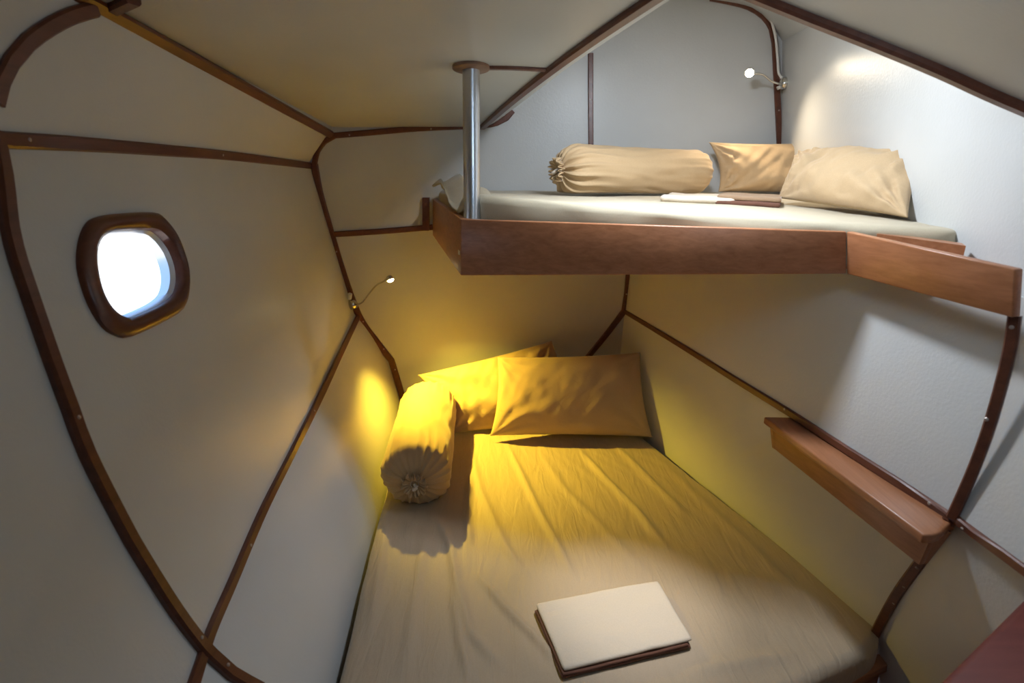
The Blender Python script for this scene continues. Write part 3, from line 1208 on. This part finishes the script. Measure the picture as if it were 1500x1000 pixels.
# ------------------------------------------------------------------ bolsters
def bolster(a, b_, r, mat, label, seed, gather=0.10, pleat=0.03, nfold=23, far=1.0):
    """axis from a (gathered, tied end in view) to b_"""
    a, b_ = V(a), V(b_)
    ax = (b_ - a)
    Ln = ax.length
    ax.normalize()
    up = V((0, 0, 1))
    up = (up - ax * up.dot(ax)).normalized()
    sd = ax.cross(up)
    seg, nl = 120, 90
    root = empty('bolster', (a + b_) / 2 - V((0, 0, r)))
    bm = bmesh.new()
    rows = []
    prof = []
    for i in range(nl + 1):
        t = i / nl
        prof.append(t)
    # profile: list of (distance along the axis, radius)
    pr = []
    for k in range(26):
        t = k / 25
        # gathered dome
        ang = t * math.pi / 2
        pr.append((-0.012 + (gather * 0.62) * (1 - math.cos(ang)) ** 0.9, r * (0.10 + 0.90 * math.sin(ang) ** 0.8)))
    x0 = pr[-1][0]
    for k in range(1, 40):
        pr.append((x0 + (Ln - 2 * x0) * k / 40, r))
    for k in range(26):
        t = 1 - k / 25
        ang = t * math.pi / 2
        pr.append((Ln + 0.012 - (gather * 0.62) * (1 - math.cos(ang)) ** 0.9, r * (0.10 + 0.90 * math.sin(ang) ** 0.8)))
    for (d, rr) in pr:
        row = []
        e = min(d, Ln - d)
        for s in range(seg):
            th = s / seg * math.tau
            g = math.exp(-max(0, e) / 0.07) * (1.0 if d < Ln / 2 else far)
            lobes = math.sin(th * nfold + 1.6 * noise.noise(V((math.cos(th) * 2, math.sin(th) * 2, seed + e * 5))))
            long_ = max(0, lobes) ** 1.5 - 0.35
            rel = rr / r
            pert = pleat * g * long_ * min(1, rel * 1.6) * (0.4 + 0.6 * abs(noise.noise(V((th * 1.3, seed, 0)))) * 2)
            pert += 0.006 * noise.noise(V((math.cos(th) * 1.8 + seed, math.sin(th) * 1.8, d * 5)))
            pert += 0.004 * noise.noise(V((math.cos(th) * 4 + seed, math.sin(th) * 4 + d * 7, d * 9)))
            R2 = rr + pert
            # rests on the bed: flattened underside
            zz, ss = math.cos(th) * R2, math.sin(th) * R2
            if zz < -r * 0.86:
                zz = -r * 0.86 + (zz + r * 0.86) * 0.3
            row.append(bm.verts.new(a + ax * (d - 0.25 * pert) + up * zz + sd * ss * 1.02))
        rows.append(row)
    for r0, r1 in zip(rows, rows[1:]):
        for s in range(seg):
            j = (s + 1) % seg
            bm.faces.new((r0[s], r0[j], r1[j], r1[s]))
    bm.faces.new(list(reversed(rows[0])))
    bm.faces.new(rows[-1])
    from_bm('cover', bm, mat, root, smooth=True)
    # gathered ruffle around the tie
    bm = bmesh.new()
    rows = []
    for k in range(7):
        t = k / 6
        row = []
        for s in range(96):
            th = s / 96 * math.tau
            ru = math.sin(th * 11 + seed) * 0.35 + 0.5 * noise.noise(V((math.cos(th) * 3, math.sin(th) * 3, seed)))
            rr = r * (0.10 + (0.25 if far == 1.0 else 0.36) * t * (1 + 0.5 * ru))
            dd_ = -0.012 - 0.030 * t * (1 - 0.5 * t) + 0.014 * t * math.sin(th * 17 + seed * 2)
            row.append(bm.verts.new(a + ax * dd_ + up * math.cos(th) * rr + sd * math.sin(th) * rr))
        rows.append(row)
    for r0, r1 in zip(rows, rows[1:]):
        for s in range(96):
            j = (s + 1) % 96
            bm.faces.new((r0[s], r0[j], r1[j], r1[s]))
    o = from_bm('ruffle', bm, mat, root, smooth=True)
    sm = o.modifiers.new('solid', 'SOLIDIFY')
    sm.thickness = 0.003
    # tie cord
    ring = [a - ax * 0.016 + (up * math.cos(k / 24 * math.tau) + sd * math.sin(k / 24 * math.tau)) * r * 0.13 for k in range(25)]
    tube('tie', ring, 0.004, FOLD, root, 8)
    kn = [a - ax * 0.02, a - ax * 0.035 + up * -0.006 + sd * 0.008, a - ax * 0.040 - up * 0.012 - sd * 0.006]
    tube('knot', spline(kn, 6), 0.007, FOLD, root, 8)
    tag(root, label, 'bolster')
    return root


bolster(at_y(608, 705, 1.83), at_y(629, 588, 2.52), 0.133, BOLSTER, 'tan bolster lying along the left edge of the lower bed', 1.0, 0.11, 0.017)
bolster(at_y(824, 249, 2.22), at_y(1030, 254, 2.50), 0.094, BOLSTER, 'tan bolster with a tied end lying on the upper bunk', 4.0, 0.13, 0.050, 15, 0.25)


# ------------------------------------------------------------------ folded linen
def slab(name, quad, z0, th, mat, parent, seed, r=0.010, nu=44, nv=36, amp=0.0025, bev=None):
    bl, br, fr, fl = [V(p) for p in quad]
    bm = bmesh.new()
    c = (bl + br + fr + fl) / 4

    def q(u, v):
        return (bl * (1 - u) + br * u) * (1 - v) + (fl * (1 - u) + fr * u) * v
    prof = [(0.0, 0.0), (0.9, 0.25), (1.0, 0.5), (0.85, 0.8), (0.4, 1.0)]
    top, loop = [], [(i, 0) for i in range(nu)] + [(nu, j) for j in range(nv)] + [(i, nv) for i in range(nu, 0, -1)] + [(0, j) for j in range(nv, 0, -1)]
    g = []
    for i in range(nu + 1):
        row = []
        for j in range(nv + 1):
            p = q(i / nu, j / nv)
            h = z0(p) if callable(z0) else z0
            h += th + amp * noise.noise(V((p.x * 14, p.y * 14, seed))) + amp * 1.4 * noise.noise(V((p.x * 5, p.y * 5, seed + 3)))
            row.append(bm.verts.new((p.x, p.y, h)))
        g.append(row)
    for i in range(nu):
        for j in range(nv):
            bm.faces.new((g[i][j], g[i][j + 1], g[i + 1][j + 1], g[i + 1][j]))
    prev = [g[i][j] for i, j in loop]
    base = [x.co.copy() for x in prev]
    nl = len(loop)
    for (o_, dz_) in ((0.6, 0.12), (1.0, 0.4), (0.9, 0.75), (0.5, 1.0)):
        cur = []
        for k in range(nl):
            t = base[(k + 1) % nl] - base[k - 1]
            d = V((t.y, -t.x, 0)).normalized()
            if d.dot(base[k] - c) < 0:
                d = -d
            wob = 1 + 0.3 * noise.noise(V((base[k].x * 12, base[k].y * 12, seed + 9)))
            cur.append(bm.verts.new(base[k] + d * (min(r, th) * 0.6 * o_ * wob) - V((0, 0, th * dz_))))
        for k in range(nl):
            j = (k + 1) % nl
            bm.faces.new((prev[k], prev[j], cur[j], cur[k]))
        prev = cur
    bm.faces.new(prev)
    return from_bm(name, bm, mat, parent, smooth=True)


# lower: cream sheet folded over a dark brown one
fq = [at_z(786, 886, ZB + 0.03), at_z(963, 853, ZB + 0.03), at_z(1011, 936, ZB + 0.03), at_z(826, 980, ZB + 0.03)]
fl_o = tag(empty('folded_sheet', sum(fq, V()) / 4 - V((0, 0, 0.03))), 'cream folded sheet with dark brown lower layers lying on the lower bed', 'folded sheet')
fz = ZB + 0.006


def grow(qd, s, off=V((0, 0, 0))):
    c = sum(qd, V()) / 4
    return [c + (p - c) * s + off for p in qd]


slab('bottom_fold', grow(fq, 0.995, V((-0.003, -0.004, 0))), fz, 0.009, BROWN, fl_o, 2.0)
slab('middle_fold', grow(fq, 0.975, V((-0.004, -0.008, 0))), fz + 0.009, 0.007, BROWN, fl_o, 6.0)
slab('top_fold', grow(fq, 0.985, V((0.002, 0.004, 0))), fz + 0.016, 0.011, FOLD, fl_o, 11.0, amp=0.003)

# upper: one cream and one brown folded cloth
uz = at_y(1060, 292, 1.9).z


def mz(p):
    # height of the upper mattress under p
    best = um_bvh.ray_cast(V((p.x, p.y, 2.2)), V((0, 0, -1)))
    return (best[0].z if best[0] is not None else 1.66) + 0.0


um_bvh = BVHTree.FromPolygons([v.co.copy() for v in um.data.vertices], [tuple(p.vertices) for p in um.data.polygons])


def uq(px, y):
    p = at_y(*px, y)
    return p


cq = [at_y(985, 278, 2.18), at_y(1092, 284, 2.10), at_y(1072, 292, 1.86), at_y(972, 288, 1.94)]
uf = slab('folded_sheet', cq, mz, 0.022, FOLD, None, 21.0, r=0.018)
tag(uf, 'cream folded cloth lying in front of the bolster on the upper bunk', 'folded sheet')
cq2 = [at_y(1058, 283, 2.13), at_y(1143, 286, 2.05), at_y(1141, 296, 1.80), at_y(1050, 293, 1.87)]
root = tag(empty('folded_blanket', sum(cq2, V()) / 4), 'brown folded cloth lying beside the pillows on the upper bunk', 'folded cloth')
slab('bottom_fold', cq2, mz, 0.015, BROWN, root, 31.0)
slab('top_fold', grow(cq2, 0.98, V((0.004, 0.003, 0))), lambda p: mz(p) + 0.015, 0.014, mat_cloth('taupe_cotton', (0.27, 0.17, 0.10)), root, 33.0)

# ------------------------------------------------------------------ bunk pole
pb = at_y(691.5, 320, 1.735)
ptop = S_CL.hit(690, 97)[0]
px_, py_ = pb.x, pb.y
ptz = ceil_z(py_)
pole = tag(empty('support_pole', (px_, py_, 1.50)), 'round steel pole from the bunk corner up to the ceiling', 'pole')
ptp = V((ptop.x, ptop.y, ceil_z(ptop.y)))
pbt = V((px_, py_, 1.50))
pdir = (V((px_, py_, pb.z)) - ptp)
pbt = ptp + pdir * ((1.50 - ptp.z) / pdir.z)
tube('tube', [ptp, lerp(ptp, pbt, 0.5), pbt], 0.0255, STEEL, pole, 40)
nrm_c = V((0, -0.1, -1)).normalized()
tube('flange', [ptp + nrm_c * -0.002, ptp + nrm_c * 0.008, ptp + nrm_c * 0.0095, ptp + nrm_c * 0.012], 0.055, FLANGE, pole, 48, radii=[0.055, 0.055, 0.053, 0.046])
tube('foot_collar', [V((pbt.x, pbt.y, 1.50)), V((pbt.x, pbt.y, 1.512))], 0.045, STEEL, pole, 32)

# ------------------------------------------------------------------ reading lamps


def lamp_head(pos, direction, root, glow, r=0.016):
    d = V(direction).normalized()
    pos = V(pos)
    o = tube('lamp_head', [pos - d * 0.022, pos - d * 0.018, pos - d * 0.004, pos], r, CHROME, root, 24, radii=[r * 0.45, r * 0.8, r, r])
    bm = bmesh.new()
    bmesh.ops.create_uvsphere(bm, u_segments=16, v_segments=8, radius=r * 0.92)
    q = d.to_track_quat('Z', 'Y').to_matrix().to_4x4()
    for v in bm.verts:
        v.co.z = max(v.co.z * 0.6, -0.001)
    bmesh.ops.transform(bm, matrix=Matrix.Translation(pos) @ q, verts=bm.verts)
    from_bm('lens', bm, glow, root, smooth=True)


b0 = S_HULL.hit(516, 447)[0]
b0 = at_y(519, 447, 2.70)
h0 = at_y(572, 410, 2.49)
l1 = tag(empty('reading_lamp', b0), 'gooseneck reading lamp glowing yellow over the lower bed pillows', 'lamp', 'gooseneck reading lamps')
tube('wall_base', [b0 + V((-0.03, 0.03, 0.0)), b0 + V((-0.012, 0.012, 0)), b0 + V((0.0, 0.0, 0)), b0 + V((0.006, -0.006, 0))], 0.024, CHROME, l1, 24, radii=[0.026, 0.026, 0.022, 0.010])
tube('switch', [b0 + V((-0.02, -0.004, 0.035)), b0 + V((-0.012, -0.012, 0.062))], 0.010, WHITE, l1, 12)
neck = spline([b0, at_y(530, 443, 2.65), at_y(539, 432, 2.59), at_y(551, 418, 2.54), at_y(562, 412, 2.51), h0 + V((-0.015, 0, 0.008))], 28)
tube('gooseneck', neck, 0.0042, CHROME, l1, 10)
hd = V((0.35, -0.30, -0.88))
lamp_head(h0, hd, l1, GLOWY, 0.017)
hp = h0 + V(hd).normalized() * 0.022
lamp('reading_light_lower', 'SPOT', hp, 150.0, (1.0, 0.71, 0.06), hp + V((0.40, -0.22, -0.8)), spot_size=math.radians(95), spot_blend=1.0, shadow_soft_size=0.012)

b1, n1_ = S_RW.hit(1151, 122)
h1 = at_y(1098, 107, 2.54)
l2 = tag(empty('reading_lamp', b1), 'gooseneck reading lamp glowing white above the upper bunk pillows', 'lamp', 'gooseneck reading lamps')
tube('wall_base', [b1 - n1_ * 0.002, b1 + n1_ * 0.012, b1 + n1_ * 0.022, b1 + n1_ * 0.026], 0.026, CHROME, l2, 24, radii=[0.027, 0.027, 0.022, 0.010])
tube('switch', [b1 + n1_ * 0.022 + V((0, 0, -0.012)), b1 + n1_ * 0.034 + V((0, 0, -0.016))], 0.008, WHITE, l2, 12)
neck = spline([b1 + n1_ * 0.024, at_y(1143, 123, 2.58), at_y(1130, 119, 2.57), at_y(1117, 109, 2.55), h1 + V((0.012, 0.012, 0.0))], 26)
tube('gooseneck', neck, 0.0042, CHROME, l2, 10)
hd = V((-0.30, -0.72, -0.50))
lamp_head(h1, hd, l2, GLOWU, 0.019)
hp = h1 + hd.normalized() * 0.024
lamp('reading_light_upper', 'SPOT', hp, 14.0, (1.0, 0.82, 0.58), hp + V((0.02, -0.46, -0.80)), spot_size=math.radians(128), spot_blend=1.0, shadow_soft_size=0.015)
# its white supply cord, clipped down the corner
S_RWx = Surf(*ruled(RWb, [p + V((-0.01, 0, 0.3)) for p in RWt], 30, 12))
cp = [at_y(1124, 12, YB - 0.03), at_y(1130, 30, YB - 0.03), at_y(1136, 55, YB - 0.03), at_y(1139, 85, YB - 0.03), at_y(1141, 108, YB - 0.04), b1 + n1_ * 0.01 + V((0, 0, 0.02))]
cord = tube('lamp_cord', spline(cp, 30), 0.0055, WHITE, l2, 10)

# ------------------------------------------------------------------ shelf on the right wall
sh = tag(empty('wall_shelf', at_z(1250, 700, T1.z)), 'narrow mahogany box shelf on the right wall beside the bed', 'shelf')
zt = T1.z - 0.008
A_f = at_z(1119, 610, zt)
A_b = at_z(1162, 613, zt)
N_f = at_z(1353, 783, zt)
N_b = at_z(1393, 765, zt)
N_c = at_z(1379, 779, zt)
wdir = (T2 - T1).normalized()
lid = [A_f, A_b + V((0.02, 0.01, 0)), N_b + V((0.012, 0, 0)), N_b, at_z(1386, 772, zt), N_c, at_z(1367, 783, zt), N_f]
N_f.z = zt
o = box_between('shelf_top', lid, [p - V((0, 0, 0.022)) for p in lid], SHELFW, sh, bev=0.004)
# front, end panels and bottom taper in towards the wall
Fa_t = lerp(A_f, A_b, 0.16) + wdir * 0.01 - V((0, 0, 0.021))
Fb_t = at_z(1362, 789, zt - 0.021) + V((0.006, 0.006, 0))
Fa_b = at_y(1131, 655, Fa_t.y - 0.004)
Fb_b = at_y(1346, 827, Fb_t.y + 0.02)
inn = V((0.97, 0.2, 0)) * 0.016
box_between('front_panel', [Fa_t, Fa_b, Fa_b + inn, Fa_t + inn], [Fb_t, Fb_b, Fb_b + inn, Fb_t + inn], SHELFW, sh, bev=0.002)
ww = V((0.052, 0.012, 0))
box_between('end_panel', [Fb_t, Fb_b, Fb_b + ww * 0.45, Fb_t + ww], [p + V((-0.002, 0.012, 0)) for p in (Fb_t, Fb_b, Fb_b + ww * 0.45, Fb_t + ww)], SHELFW, sh)
box_between('end_panel', [Fa_t, Fa_b, Fa_b + ww * 0.5, Fa_t + ww], [p + V((0.002, -0.012, 0)) for p in (Fa_t, Fa_b, Fa_b + ww * 0.5, Fa_t + ww)], SHELFW, sh)

# ------------------------------------------------------------------ made-up cabinet corner, stands in for an unidentified dark red shape
zc = 1.0
kf0, kf1 = at_z(1372, 1000, zc), at_z(1512, 862, zc)
cab = tag(empty('stand_in_cabinet', V((0.8, 0.45, 0))), 'dark red-brown cabinet corner standing in for an unidentified shape by the right wall, lower right corner', 'cabinet')
ctop = [kf0, kf1, V((kf1.x + 0.01, 0.12, zc)), V((kf0.x - 0.02, 0.12, zc))]
box_between('cabinet_top', ctop, [p - V((0, 0, 0.035)) for p in ctop], RAIL, cab, bev=0.014)
cb = [V((p.x + dx, p.y + dy, zc - 0.035)) for p, (dx, dy) in zip(ctop, ((0.025, -0.02), (-0.002, -0.02), (-0.002, 0.02), (0.025, 0.02)))]
box_between('cabinet_body', cb, [V((p.x, p.y, 0.0)) for p in cb], BOARDY, cab, bev=0.004)
